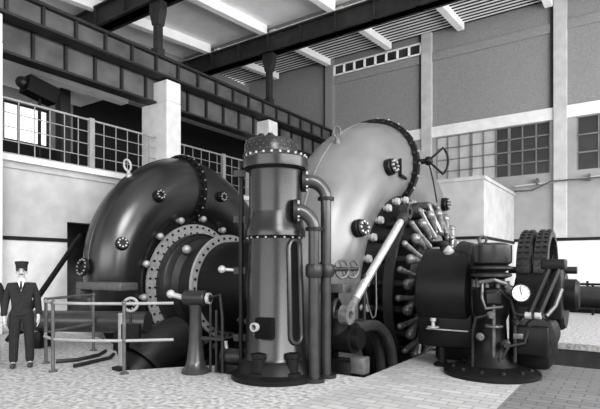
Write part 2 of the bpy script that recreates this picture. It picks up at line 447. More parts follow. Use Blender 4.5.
for i in range(14):
    a = 2*PI*i/14+.1
    p = V((x1-.02, YC+2.02*math.sin(a), ZC+2.02*math.cos(a)))
    bo = MB().lathe([(.07, 0), (.07, .1)], p, AX, 12); bo.ball(p+V((.16, 0, 0)), .10, seg=12)
    bo.build('gate_stem_boss', 'flange', tl)
p = V((x1+.5, YC-1.05, ZC+.55))
MB().ball(V((x1+.62, YC-.93, ZC+1.05)), .13).build('inspection_plug', 'flange', tl)
# bulge of the lower casing and its bracket plate
MB().bx((-11.5, 7.0, 1.12), (-9.75, 7.5, 1.30), .02).bx((-11.5, 7.0, .9), (-11.3, 7.3, 1.12)).build('support_shelf', 'rail', tl)
MB().tube(arc((-9.9, 8.9, -2.1), (0, -1, 0), (0, 0, 1), 1.9, R(5), R(88), 14), [.42+.012*i for i in range(15)], 24).build('relief_elbow', 'iron2', tl)
o = MB().ring((-9.9, 8.9-1.9*math.cos(R(50)), -2.1+1.9*math.sin(R(50))), (0, -math.sin(R(50)), -math.cos(R(50))), .4, .66, -.05, .05, 32).build('elbow_flange', 'iron2', tl)

# --- near (right) turbine
XR = -5.2
tr = turbine(XR, 'near grey spiral turbine behind the upright tank, gate levers on its face', 'casing2')
covers(tr, XR, [(25, 80), (61, 76), (-42, 88), (-70, 96)])
lifting_eye(tr, XR, 31, 8, .66, 'rail')
b = MB()
c = cs(XR, R(14), R(90), 0); n = cn(R(14), R(90))
b.beam(c+V((.03, -.1, -.18)), c+V((.03, -.1, .16)), .05, .05).beam(c+V((.03, -.1, -.18)), c+V((.03, .22, -.22)), .05, .05)
b.build('angle_bracket', 'iron', tr)
# lever quadrant on the crown flange
qc = V((XR+1.16, YC+.05, ZC+RT+.05))
MB().cyl(qc-V((.1, 0, 0)), qc+V((.16, .06, 0)), .06).build('valve_stub', 'iron', tr)
q0 = qc+V((.16, .06, .0)); qa = V((.825, .565, 0))
arcp = [q0+qa*(.44*math.cos(a))+V((0, 0, 1))*(.44*math.sin(a)) for a in [R(-42+84*i/12) for i in range(13)]]
MB().tube([q0]+[q0+(arcp[0]-q0)*.5]+arcp+[q0+(arcp[-1]-q0)*.5, q0+V((0, 0, .01))], .026, 8).build('valve_quadrant', 'iron', tr)
MB().ball(q0, .1).build('valve_boss', 'iron', tr)
MB().tube([q0, q0+V((.15, -.1, -.5)), (XR+1.62, YC-.2, ZC+1.95)], .016, 6).build('valve_rod', 'iron', tr)
# faces
xg = XR+.68
MB().lathe([(2.0, -.5), (2.16, -.1), (2.16, .1), (1.2, .14), (1.2, -.5)], (xg, YC, ZC), AX, 72, cap=False).build('stay_ring', 'iron', tr)
MB().lathe([(1.05, -.4), (1.05, .62), (.8, .74), (.8, 1.6)], (xg, YC, ZC), AX, 64).build('draft_tube', 'iron', tr)
MB().ring((xg+1.5, YC, ZC), AX, .75, 1.0, 0, .14, 64).build('draft_tube_flange', 'iron', tr)
xgg = xg+.43; xr = xgg+.22
gr = MB().ring((xr, YC, ZC), AX, 1.86, 1.97, -.12, .02, 72).ring((xr, YC, ZC), AX, 1.95, 1.99, -.14, .05, 72).build('shift_ring', 'iron2', tr)
NG = 22
for i in range(NG):
    a = 2*PI*i/NG
    e = V((0, math.sin(a), math.cos(a))); tg = V((0, math.cos(a), -math.sin(a)))
    ctr = V((xgg, YC, ZC))
    p0 = ctr+e*1.72+V((-.34, 0, 0)); p1 = p0+V((.80, 0, 0))
    st = MB().cyl(p0, p1, .075, .07, 12).build('gate_stem', 'iron2', tr)
    q1 = ctr+e*1.32+tg*.16+V((.50, 0, 0)); q0_ = ctr+e*1.72+V((.46, 0, 0))
    lv = MB().tube([q0_, q0_*.6+q1*.4, q1], [.10, .075, .045], 10).ball(q0_, .105, seg=10).ball(q1, .075, seg=10)
    lv.build('gate_lever', 'lever', st)
    lk0 = q1+V((.09, 0, 0)); lk1 = ctr+e*1.88+tg*.26+V((.36, 0, 0))
    lk = MB().tube([lk0, (lk0+lk1)/2, lk1], [.06, .045, .06], 8).ball(lk0, .06, seg=10).ball(lk1, .065, seg=10)
    lk.build('gate_link', 'lever', st)
# bosses along the stay ring seen above the gate ring
for i in range(16):
    a = R(-100+200*i/15+4); e = V((0, math.sin(a), math.cos(a)))
    p = V((xg-.02, YC, ZC))+e*2.06
    MB().lathe([(.07, 0), (.08, .1), (.05, .18), (.09, .19), (.07, .26)], p, AX, 12).build('gate_stem_boss', 'flange', tr)

# regulating crank and rod
rt = thing('regulating_gear', (-3.85, 6.95, -2.4), 'bright diagonal steel rod on a dark crank stand beside the near turbine', 'machine gear')
top = V((-3.74, 9.0, 2.66)); bot = V((-3.72, 6.70, .94))
d = (top-bot).normalized()
MB().cyl(bot+d*.15, top-d*.1, .07, .07, 20).build('connecting_rod', 'steel', rt)
MB().cyl(top-d*.22, top+d*.03, .09, .09, 16).ring(top+d*.12, (1, 0, 0), .06, .14, -.08, .08, 24).build('rod_fork', 'iron2', rt)
MB().cyl(bot+d*.05, bot+d*.38, .09, .07, 16).ring(bot, (1, 0, 0), .06, .15, -.07, .07, 24).build('rod_end', 'lever', rt)
cx = V((-3.9, 6.95, .55))
MB().tube([bot+V((-.12, 0, 0)), cx+V((-.1, 0, 0))], [.12, .2], 16).build('crank_arm', 'iron2', rt)
MB().torus(V((-3.98, 6.85, .95)), (1, .25, 0), .2, .035, 28).build('crank_ring', 'iron2', rt)
MB().lathe([(.24, -.2), (.24, .2), (.17, .2), (.17, .3)], cx, (1, 0, 0), 28).build('shaft_hub', 'iron', rt)
MB().bx((-4.25, 6.78, -2.38), (-3.7, 7.15, .2), .04).build('bearing_stand', 'iron', rt)
MB().bx((-3.72, 6.80, .02), (-3.48, 7.02, .28), .02).build('bearing_cap', 'rail', rt)
for k, dx in enumerate((0, .22)):
    pts = [(-3.95+dx, 7.0, .70)]+[(-3.95+dx, 7.5+.95*math.sin(a), -.22+.92*math.cos(a)) for a in [R(x) for x in range(0, 91, 9)]]+[(-3.95+dx, 8.45, -1.6), (-3.95+dx, 8.45, -2.35)]
    MB().tube(pts, .095, 18).build('bent_pipe', 'pipe', rt)
MB().tube([(-3.75, 7.35, 1.45), (-3.72, 7.42, 1.05), (-3.7, 7.55, .82), (-3.7, 7.66, .84), (-3.7, 7.7, 1.0), (-3.72, 7.72, 1.7)], .014, 6).build('chain_loop', 'rail', rt)
MB().cyl((-3.75, 7.35, .6), (-3.75, 7.35, 1.55), .03).build('vertical_rod', 'iron2', rt)
# twin small handwheels on a horizontal spindle, with the flat beam below
t = thing('valve_spindle', (-4.5, 7.2, 1.2), 'horizontal valve spindle with two small dark handwheels right of the tank pipes', 'valve')
sp0 = V((-4.02, 6.45, 1.64)); sp1 = V((-3.84, 7.28, 1.64))
MB().cyl(sp0, sp1, .035).build('spindle', 'iron2', t)
MB().lathe([(.12, 0), (.12, .1), (.07, .12), (.07, .26)], sp0+(sp1-sp0)*.02, sp1-sp0, 16).build('valve_body', 'iron2', t)
for k in (.55, .85):
    c = sp0+(sp1-sp0)*k
    wv = MB().torus(c, (.95, -.3, .0), .14, .022, 24)
    for j in range(4):
        a = PI*j/2+.4; x, y, z = basis((.95, -.3, 0)); wv.cyl(c, c+(x*math.cos(a)+y*math.sin(a))*.14, .014, n=8)
    wv.build('handwheel', 'rail', t)
MB().bx((-4.5, 7.0, 1.25), (-3.95, 7.3, 1.40), .02).build('bracket_beam', 'rail', t)
MB().bx((-4.3, 7.05, -2.4), (-4.15, 7.2, 1.25)).build('bracket_post', 'iron', t)

# ------------------------------------------------------------------ upright tank
TC = V((-4.60, 6.06, 0))
KT = .89
tk = thing('pressure_tank', TC, 'tall upright dark riveted tank with curved side pipes in the centre', 'tank')
MB().lathe([(0.676, 0), (0.676, .07), (0.587, .12), (0.534, .26), (0.498, .30)], TC, n=64).build('base', 'iron', tk)
MB().lathe([(0.498, .28), (0.463, .34), (0.405, 2.10), (0.409, 2.13)], TC, n=64).build('lower_shell', 'tank', tk)
o = MB().lathe([(0.409, 2.10), (0.463, 2.14), (0.463, 2.22), (0.436, 2.28), (0.405, 2.50)], TC, n=64).build('waist_flange', 'tank', tk)
bolts(o, TC+V((0, 0, 2.12)), (0, 0, -1), .436, 20, .016, .02, 'flange')
MB().lathe([(0.405, 2.48), (0.405, 3.10), (0.418, 3.14)], TC, n=64).build('upper_shell', 'tank', tk)
o = MB().lathe([(0.418, 3.12), (0.494, 3.16), (0.503, 3.22), (0.503, 3.30), (0.463, 3.34), (0.445, 3.36)], TC, n=64).build('collar', 'tank', tk)
bolts(o, TC+V((0, 0, 3.33)), (0, 0, 1), .467, 24, .018, .03, 'flange')
CC = TC+V((-.09, .0, 0))
o = MB().lathe([(.44, 3.34), (.43, 3.38), (.41, 3.40), (.40, 3.56), (.37, 3.60), (.0, 3.61)], CC, n=64).build('flat_cap', 'tank', tk)
for i in range(72):
    a = 2*PI*(i % 24)/24+.13*(i//24); n = V((math.cos(a), math.sin(a), .05))
    q = bpy.data.objects.new('rivet', bolt_mesh(.010, .010, 'rail')); col.objects.link(q); q.parent = o
    q.location = CC+V((n.x, n.y, 0))*.402+V((0, 0, 3.43+.05*(i//24)))-OFF[tk.name]; q.rotation_euler = n.to_track_quat('Z', 'Y').to_euler()
b = MB()
for a in (200, 235, 270, 305):
    b.lathe([(.07, 0), (.07, .04), (.04, .05), (.04, .07)], CC+V((.24*math.cos(R(a)), .24*math.sin(R(a)), 3.60)), n=14)
b.build('cap_plug', 'iron', tk)
camdir = V((.578, -.816, 0))
def onshell(a, z, off=0.):
    """point on the lower shell at bearing a from the viewer side"""
    r = (.52-(.52-.455)*(z-.34)/1.76)*KT+off
    d_ = Matrix.Rotation(R(a), 3, 'Z') @ camdir
    return TC+V((d_.x*r, d_.y*r, z))
# arched slot
def slotpts(off, w, z0, z1):
    out = [(-w, z0)]
    for i in range(11):
        a = PI-PI*i/10; out.append((w*math.cos(a), z1+.12*math.sin(a)))
    out += [(w, z0)]
    for i in range(1, 8):
        a = -PI*i/8; out.append((w*math.cos(a), z0+.12*math.sin(a)))
    return [onshell(42+x, z, off) for x, z in out]
ring_ = slotpts(.02, 13, .68, 1.95)
o = MB().tube(ring_, .03, 8, True).build('slot_frame', 'pipe', tk)
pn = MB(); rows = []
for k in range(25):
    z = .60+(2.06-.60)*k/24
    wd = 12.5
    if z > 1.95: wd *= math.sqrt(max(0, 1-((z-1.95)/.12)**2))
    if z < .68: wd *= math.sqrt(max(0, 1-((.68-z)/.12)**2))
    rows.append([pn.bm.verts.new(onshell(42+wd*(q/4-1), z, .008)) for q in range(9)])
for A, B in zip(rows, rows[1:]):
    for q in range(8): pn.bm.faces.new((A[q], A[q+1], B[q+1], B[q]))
pn.build('slot_shade_panel', 'nearblack', o)  # near-black sheet on the shell paints the slot's shaded inside
# side riser pipes (left)
for k, (a, rad_) in enumerate(((-96, .035), (-84, .03))):
    p = Matrix.Rotation(R(a), 3, 'Z') @ camdir*.53
    MB().cyl(TC+p+V((0, 0, .1)), TC+p+V((0, 0, 3.30 if k == 0 else 2.45)), rad_, n=12).build('riser_pipe', 'iron', tk)
p = Matrix.Rotation(R(-90), 3, 'Z') @ camdir
for z in (.6, 1.62, 2.4, 3.1):
    MB().beam(TC+p*.46+V((0, 0, z)), TC+p*.64+V((0, 0, z)), .06, .1).build('pipe_clip', 'iron2', tk)
MB().cyl(TC+p*.5+V((0, 0, 1.62)), TC+p*.82+V((0, 0, 1.64)), .025, n=10).ball(TC+p*.82+V((0, 0, 1.64)), .06).build('drain_cock', 'flange', tk)
# small valve box and feet at the base
c = onshell(-16, .80, .05)
MB().box(c, (.26, .16, .30), rz=R(14), bev=.02).build('valve_box', 'nearblack', tk)
c2 = onshell(-28, .82, .12); n2 = (Matrix.Rotation(R(-30), 3, 'Z') @ camdir)
MB().ring(c2, n2, .04, .065, 0, .06, 24).build('valve_rim', 'flange', tk)
for a in (-28, 30):
    c = TC+(Matrix.Rotation(R(a), 3, 'Z') @ camdir)*.50
    o = MB().lathe([(.13, .0), (.13, .05), (.09, .07), (.09, .26), (.11, .27), (.11, .33), (0, .35)], c+V((0, 0, .1)), n=18).build('foot_boss', 'iron', tk)
# the two oil pipes
right = Matrix.Rotation(R(90), 3, 'Z') @ camdir
def oil_pipe(z, sx, sy, vx, label):
    d_ = right; br = .27; rad_ = .08
    p0 = TC+right*sx+camdir*sy+V((0, 0, z)); p1 = p0+d_*max(.02, vx-sx-br)
    ctr = p1+V((0, 0, -br))
    pts = [p0, p1]+[ctr+d_*(br*math.sin(R(x)))+V((0, 0, br*math.cos(R(x)))) for x in range(9, 91, 9)]
    end = pts[-1].copy()
    rads = [.105]*2+[.105-.002*k for k in range(10)]
    pts += [V((end.x, end.y, end.z-.05)), V((end.x, end.y, .03))]; rads += [rad_, rad_]
    o = MB().tube(pts, rads, 20).build('oil_pipe', 'pipe', tk); o['label'] = label
    fl = MB().ring(p0+d_*.03, d_, .08, .165, -.03, .03, 28).build('pipe_flange', 'iron2', o)
    bolts(fl, p0+d_*.06, d_, .135, 8, .018, .03, 'flange')
    MB().ring((end.x, end.y, end.z), (0, 0, 1), rad_-.01, .125, -.025, .025, 24).build('pipe_flange', 'iron', o)
    MB().ring((end.x, end.y, .0), (0, 0, 1), rad_-.01, .16, 0.0, .05, 24).build('pipe_flange', 'iron2', o)
    MB().lathe([(.105, -.1), (.125, -.06), (.125, .06), (.105, .1)], (end.x, end.y, 1.62), n=24).build('pipe_joint', 'iron2', o)
oil_pipe(2.98, .40, .05, .765, 'taller outer curved pipe')
oil_pipe(2.50, .27, .34, .57, 'shorter inner curved pipe')

# ------------------------------------------------------------------ governor at right
gc = V((-1.93, 8.13, 0))
gv = thing('governor', gc, 'dark governor stand with round drum head and white dial on circular base', 'governor')
MB().lathe([(.72, 0), (.72, .05), (.66, .09), (.40, .16), (.30, .3), (.24, .5), (.22, .85), (.26, .95)], gc, n=48).build('base', 'iron', gv)
MB().lathe([(.24, .93), (.27, 1.0), (.27, 1.3), (.2, 1.38), (.2, 1.5)], gc, n=40).build('column', 'iron', gv)
MB().lathe([(.18, 1.48), (.30, 1.53), (.30, 1.57), (.2, 1.6), (.31, 1.65), (.31, 1.68), (.18, 1.72)], gc, n=48).build('neck_rings', 'iron2', gv)
MB().lathe([(.24, 1.70), (.30, 1.74), (.305, 1.76), (.305, 2.01), (.27, 2.02), (0, 2.02)], gc, n=56).build('drum_head', 'tank', gv)
MB().lathe([(.27, 2.02), (.19, 2.05), (0, 2.055)], gc, n=40).ring(gc+V((-.12, -.05, 2.10)), (.6, -.8, 0), .045, .075, -.02, .02, 20).build('lid', 'iron2', gv)
for i in range(10):
    a = 2*PI*i/10+.3
    MB().lathe([(.035, 0), (.035, .05), (.02, .05), (.02, .1)], gc+V((.25*math.cos(a), .25*math.sin(a), 1.36)), n=10).build('cap_nut', 'rail', gv)
for i in range(12):
    a = 2*PI*i/12
    MB().lathe([(.03, 0), (.03, .06)], gc+V((.58*math.cos(a), .58*math.sin(a), .08)), n=8).build('base_bolt', 'iron2', gv)
# pilot valve gear on the front of the column
fd = V((.35, -.94, 0)); rd = V((.94, .35, 0))
c = gc+fd*.27
MB().box(c+V((0, 0, 1.22)), (.22, .14, .2), rz=R(20), bev=.02).build('valve_chest', 'iron2', gv)
MB().tube([c+rd*-.16+V((0, 0, 1.42)), c+rd*-.17+fd*.05+V((0, 0, 1.2)), c+rd*-.12+fd*.08+V((0, 0, 1.05)), c+rd*.12+fd*.08+V((0, 0, 1.08))], .022, 8).build('link_lever', 'rail', gv)
MB().tube([c+rd*-.2+V((0, 0, 1.44)), c+fd*.06+V((0, 0, 1.48)), c+rd*.18+V((0, 0, 1.42))], .03, 8).build('yoke', 'rail', gv)
MB().cyl(c+V((0, 0, .3)), c+fd*.02+V((0, 0, 1.1)), .028, n=10).build('pilot_rod', 'rail', gv)
MB().torus(c+fd*.03+V((0, 0, .78)), (0, 0, 1), .11, .02, 24).build('adjusting_wheel', 'rail', gv)
MB().cyl(c+rd*.3+V((0, 0, .25)), c+rd*.3+V((0, 0, 1.0)), .03, n=10).build('guide_rod', 'iron2', gv)
MB().box(c+rd*.34+fd*.02+V((0, 0, .64)), (.14, .05, .08), rz=R(20), bev=.01).build('name_plate', 'rail', gv)
# small pipework and valves clustered on the governor
for k, (qx, qz, rl_) in enumerate(((-.2, .62, .06), (.16, .52, .07), (-.05, .95, .06), (.3, .86, .05), (.22, 1.32, .06))):
    p = c+rd*qx+fd*.06+V((0, 0, qz))
    MB().lathe([(rl_*.7, -.05), (rl_, -.03), (rl_, .03), (rl_*.7, .05), (rl_*.4, .06), (rl_*.4, .10), (rl_*.6, .11), (rl_*.6, .14)], p, fd, 14).build('valve_cap', 'iron2' if k % 2 else 'rail', gv)
for k, pts in enumerate((
    [c+rd*-.30+V((0, 0, .1)), c+rd*-.30+V((0, 0, .7)), c+rd*-.26+fd*.06+V((0, 0, .9)), c+rd*-.1+fd*.1+V((0, 0, .95))],
    [c+rd*.1+fd*.1+V((0, 0, .3)), c+rd*.2+fd*.12+V((0, 0, .5)), c+rd*.42+fd*.08+V((0, 0, .55)), c+rd*.5+V((0, 0, .8))],
    [c+rd*-.12+fd*.12+V((0, 0, 1.3)), c+rd*.05+fd*.16+V((0, 0, 1.34)), c+rd*.22+fd*.1+V((0, 0, 1.2)), c+rd*.28+fd*.06+V((0, 0, .98)), c+rd*.42+V((0, 0, .95))])):
    MB().tube(pts, .022, 8).build('oil_line', 'iron2', gv)
# gearbox mass to the right
MB().bx((-1.72, 8.3, .1), (-1.12, 9.25, 1.25), .08).lathe([(.42, -.35), (.46, -.3), (.46, .3), (.42, .35)], (-1.3, 8.75, 1.15), (1, 0, 0), 40).build('gear_case', 'iron', gv)
MB().lathe([(.3, 0), (.3, .14), (.22, .16), (.2, .2)], (-1.3, 8.3, .7), (.3, -.95, 0), 28).build('case_cover', 'iron2', gv)
MB().bx((-1.6, 8.0, .35), (-1.1, 8.4, .8), .05).build('servo_block', 'iron', gv)
# dial
dc = V((-1.42, 7.72, 1.30)); dn = V((.2, -.97, .08)).normalized()
o = MB().lathe([(.125, -.06), (.135, 0), (.135, .03), (.118, .03), (.118, .008), (0, .008)], dc, dn, 36).build('dial_gauge', 'iron', gv)
MB().lathe([(.12, .012), (0, .016)], dc, dn, 36, cap=False).build('dial_face', 'dial', o)
x, y, z = basis(dn)
MB().beam(dc+z*.024-y*.03+x*.01, dc+z*.024+y*.09-x*.015, .012, .008).build('dial_hand', 'trim', o)
tk_ = MB()
for i in range(12):
    a = 2*PI*i/12; e = x*math.cos(a)+y*math.sin(a); tk_.beam(dc+z*.02+e*.085, dc+z*.02+e*.108, .008, .006)
tk_.build('dial_ticks', 'trim', o)
MB().beam(dc-z*.05, V((-1.5, 8.4, 1.25)), .07, .07).build('dial_arm', 'iron', gv)
# cogged pulleys
pc = V((-1.40, 9.25, 1.62)); pr = .66
for k, x0 in enumerate((-.26, .0)):
    b = MB().lathe([(pr-.10, x0-.005), (pr, x0), (pr, x0+.2), (pr-.10, x0+.205), (pr-.12, x0+.1), (pr-.10, x0-.005)], pc, (1, 0, 0), 56, cap=False)
    for i in range(40):
        a = 2*PI*i/40; e = V((0, math.sin(a), math.cos(a))); tg = V((0, math.cos(a), -math.sin(a)))
        for xo in (.05, .15):
            b.beam(pc+V((x0+xo, 0, 0))+e*(pr-.01)-tg*.022, pc+V((x0+xo, 0, 0))+e*(pr-.01)+tg*.022, .055, .075)
    pu = b.build('pulley', 'iron2', gv)
    b = MB().lathe([(.12, x0-.02), (.12, x0+.22)], pc, (1, 0, 0), 20)
    for i in range(6):
        a = 2*PI*i/6; e = V((0, math.sin(a), math.cos(a))); b.beam(pc+V((x0+.1, 0, 0)), pc+V((x0+.1, 0, 0))+e*(pr-.08), .08, .05)
    b.build('spokes', 'iron', pu)
MB().cyl(pc+V((-.5, 0, 0)), pc+V((.55, 0, 0)), .06).build('pulley_shaft', 'iron2', gv)
MB().bx((-1.55, 9.0, .1), (-1.15, 9.4, 1.6), .03).build('pulley_bracket', 'iron', gv)
# diagonal link bars
for k in (0, .13):
    a0 = V((-1.33+k, 7.75, .98)); a1 = V((-1.08+k, 8.0, 1.70))
    MB().beam(a0, a1, .06, .05).build('link_bar', 'iron2', gv, False)
    MB().cyl(a0+V((-.04, .0, 0)), a0+V((.04, 0, 0)), .05, n=14).build('link_pin', 'flange', gv)
MB().bx((-1.20, 7.94, 1.64), (-.88, 8.25, 1.79), .03).bx((-1.12, 8.1, .9), (-.94, 8.35, 1.7), .05).build('link_frame', 'iron', gv)
MB().lathe([(.2, 0), (.24, .04), (.24, .3), (.2, .34)], (-1.1, 8.6, 1.25), (1, 0, 0), 28).build('end_drum', 'iron', gv)
MB().tube([(-1.1, 7.8, .98), (-1.0, 7.9, 1.12), (-.93, 8.0, 1.36)], .03, 8).build('short_link', 'rail', gv)

# servomotor housing on a leg, left of the governor
sh = thing('servomotor', (-2.75, 8.75, 0), 'large dark rounded servomotor housing on a single leg left of the governor', 'machine')
MB().lathe([(.0, -.50), (.66, -.48), (.76, -.42), (.76, .40), (.68, .48), (0, .5)], (-2.73, 8.83, 1.24), (1, 0, 0), 48).bx((-3.18, 8.2, .32), (-2.24, 9.5, 1.15), .08).build('housing', 'iron', sh)
MB().cyl((-2.78, 8.33, 0), (-2.78, 8.33, .4), .075).lathe([(.14, 0), (.14, .03), (.09, .06)], (-2.78, 8.33, 0), n=20).build('leg', 'iron', sh)
MB().bx((-3.1, 8.9, 0), (-2.3, 9.4, .4), .03).build('pedestal', 'iron', sh)
for z in (.62, .98):
    MB().bx((-3.0, 8.17, z), (-2.3, 8.21, z+.018)).build('edge_strip', 'flange', sh, False)
MB().lathe([(.10, 0), (.10, .02), (.03, .03), (.03, .1), (.05, .11), (.05, .16)], (-2.86, 8.12, .66), n=16).build('oil_cup', 'flange', sh)
MB().lathe([(.05, 0), (.05, .1), (.1, .22), (.02, .32)], (-2.72, 8.5, 1.72), n=14).build('grease_cup', 'flange', sh)
MB().lathe([(.06, 0), (.06, .12), (.10, .13), (.10, .2), (.04, .22)], (-2.95, 8.9, 1.93), n=16).build('top_plug', 'iron', sh)
MB().tube([(-2.55, 8.75, 1.93), (-2.3, 8.6, 1.9), (-2.27, 8.42, 1.72), (-2.24, 8.32, 1.5)], [.2, .17, .09, .06], 16).build('curved_neck', 'iron2', sh)
MB().cyl((-2.2, 10.6, ZC), (3, 10.6, ZC), .2).build('main_shaft', 'iron2', tr)

# back railing and dark machine behind it
t = thing('back_railing', (-1.9, 19.8, 0), 'dark pipe railing along the back wall at right', 'railing')
MB().tube([(-2.4, 19.8, 1.06), (2.5, 19.8, 1.06)], .04, 8).build('top_rail', 'iron', t)
MB().tube([(-2.4, 19.8, .55), (2.5, 19.8, .55)], .03, 8).build('mid_rail', 'iron', t)
for x in (-2.4, -1.35, -.3, .75, 1.8): MB().cyl((x, 19.8, 0), (x, 19.8, 1.06), .04, n=10).build('post', 'iron', t)
t = thing('motor', (-.8, 21, 0), 'low dark motor on a bed plate behind the railing at the far right', 'machine')
MB().lathe([(.3, -1.5), (.46, -1.4), (.46, -.4), (.36, -.35), (.36, .1), (.46, .15), (.46, 1.5), (.3, 1.6)], (-.7, 21, .5), (1, 0, 0), 32).build('body', 'iron', t)
MB().bx((-2.3, 20.5, 0), (1.0, 21.5, .35), .03).build('bed_plate', 'iron', t)
for x in (-1.6, -.5, .3): MB().cyl((x, 21, .9), (x, 21, 1.14), .04).build('oil_cap', 'iron', t)

# ------------------------------------------------------------------ left foreground
gs = thing('control_stand', (-5.82, 5.57, 0), 'tapered dark pedestal with a horizontal cylinder head at the pit edge', 'control stand')
c = V((-5.82, 5.57, 0))
MB().lathe([(.22, 0), (.22, .05), (.17, .09), (.14, .2), (.105, .5), (.09, 1.0), (.11, 1.08)], c, n=32).build('pedestal', 'pipe', gs)
dd = V((.825, .565, 0)).normalized(); dd = (dd*.9+V((.35, -.6, 0))*.35).normalized()
h = c+V((0, 0, 1.18))
MB().lathe([(.10, -.2), (.125, -.17), (.125, .15), (.10, .18), (.06, .18), (.06, .26)], h, dd, 28).build('head', 'iron2', gs)
MB().cyl(h-dd*.2, h-dd*.42+V((0, 0, .05)), .045, n=12).ball(h-dd*.44+V((0, 0, .06)), .07, seg=12).build('hand_grip', 'flange', gs)
MB().ring(h+dd*.2, dd, .05, .09, 0, .05, 20).build('end_nut', 'flange', gs)
MB().tube([h+dd*.2, h+dd*.42+V((0, 0, .06)), h+dd*.46+V((0, 0, -.3)), h+dd*.46+V((0, 0, -1.15))], .025, 8).build('pull_rod', 'iron2', gs)
for k, q in enumerate((.24, .34)):
    MB().cyl(c+dd*q+V((.0, .02, .02)), c+dd*q+V((0, .02, 1.1-.1*k)), .02, n=8).build('guide_rod', 'iron2', gs)
MB().beam(c+dd*.1+V((0, 0, .55)), c+dd*.5+V((0, 0, .55)), .05, .05).build('cross_link', 'iron2', gs)
# low valve block between control stand and tank
t = thing('floor_valve', (-5.2, 5.9, 0), 'low dark valve block on the floor between control stand and tank', 'valve')
MB().bx((-5.55, 5.75, 0), (-5.0, 6.05, .16), .02).build('base', 'iron', t)
MB().lathe([(.11, -.24), (.13, -.2), (.13, .2), (.11, .24)], (-5.27, 5.9, .26), (1, .3, 0), 20).build('body', 'iron2', t)
MB().cyl((-5.4, 5.85, .3), (-5.44, 5.85, .5), .03, n=10).build('handle', 'flange', t)
MB().cyl((-5.55, 6.3, .78), (-4.8, 6.15, .74), .05, n=12).cyl((-5.3, 6.25, 0), (-5.3, 6.25, .78), .035, n=10).build('cross_pipe', 'iron2', t)

# guard railing with rounded corner
P = [V((-9.0, 5.85, 0)), V((-8.5, 4.62, 0)), V((-7.74, 4.32, 0)), V((-6.66, 4.86, 0)), V((-6.12, 5.38, 0))]
rl = thing('guard_railing', P[1], 'low grey pipe railing round the pit beside the standing man', 'railing')
for z, nm in ((1.1, 'top_rail'), (.52, 'mid_rail')):
    MB().tube([P[0]+V((0, 0, z+.02)), P[1]*.97+P[0]*.03+V((0, 0, z+.02))], .024, 8).build(nm, 'rail', rl)
    curve = [P[1], P[2]*.45+P[1]*.55+V((-.02, -.06, 0)), P[2], P[2]*.5+P[3]*.5+V((.03, -.06, 0)), P[3], P[4]]
    MB().tube([q+V((0, 0, z)) for q in curve], .024, 8).build(nm, 'railw', rl)
for i, q in enumerate(P[:4]):
    MB().cyl(q, q+V((0, 0, 1.12)), .028, n=12).lathe([(.07, 0), (.07, .02), (.035, .04)], q, n=14).ball(q+V((0, 0, 1.11)), .04, seg=10).ball(q+V((0, 0, .52)), .036, seg=10).build('post', 'rail', rl)
# dark toe kerbs curving from the corner post to the pit
for o_, which in ((0., 'longer dark curved toe kerb lying on the floor nearest the corner railing post'), (.45, 'shorter dark curved toe kerb lying on the floor towards the pale valve post')):
    pts = [V((-8.36+o_*1.4, 4.72-o_*.1, .036)), V((-8.2+o_*.9, 5.0, .036)), V((-8.3+o_*.9, 5.5-o_*.1, .036)), V((-8.6+o_, 5.85-o_*.3, .036))]
    tag(MB().tube(pts, .035, 8).build('toe_kerb', 'iron2'), which, 'kerb', 'toe kerbs by the railing')
# horizontal drain pipe on saddles
t = thing('drain_pipe', (-9.6, 6.2, 0), 'thick dark horizontal pipe on saddles near the left wall', 'pipe')
MB().cyl((-10.75, 5.25, .55), (-8.2, 6.55, .55), .22, n=28).ring((-10.75, 5.25, .55), (2.55, 1.3, 0), .16, .29, -.03, .06, 28).build('pipe', 'pipe', t)
for k in (.2, .8):
    q = V((-10.75, 5.25, 0))*(1-k)+V((-8.2, 6.55, 0))*k
    MB().box(q+V((0, 0, .17)), (.14, .42, .34), rz=R(27), bev=.01).build('saddle', 'iron', t)
# valve stand with ring wheel
t = thing('valve_stand', (-7.0, 5.0, 0), 'pale short post with cross bar and ring handwheel at the pit corner', 'valve')
MB().bx((-7.06, 5.03, -.0), (-6.98, 5.11, .92), .01).build('post', 'railw', t)
MB().beam((-7.0, 5.07, .62), (-6.72, 5.2, .62), .08, .24).build('cross_bar', 'iron', t)
MB().cyl((-6.86, 5.13, .5), (-6.86, 5.13, .98), .022, n=10).build('spindle', 'iron2', t)
MB().torus((-6.86, 5.13, 1.06), (.75, -.62, .1), .105, .024, 28).build('handwheel', 'railw', t)
MB().box((-6.97, 5.02, .03), (.2, .2, .06), bev=.01).build('foot_plate', 'iron', t)
# sloping dark pole behind the man
t = tag(MB().tube([(-11.6, 5.45, .03), (-12.9, 8.0, 2.55)], .07, 12).build('handrail_pole', 'iron'), 'dark sloping pole rising behind the man to the doorway', 'pole')

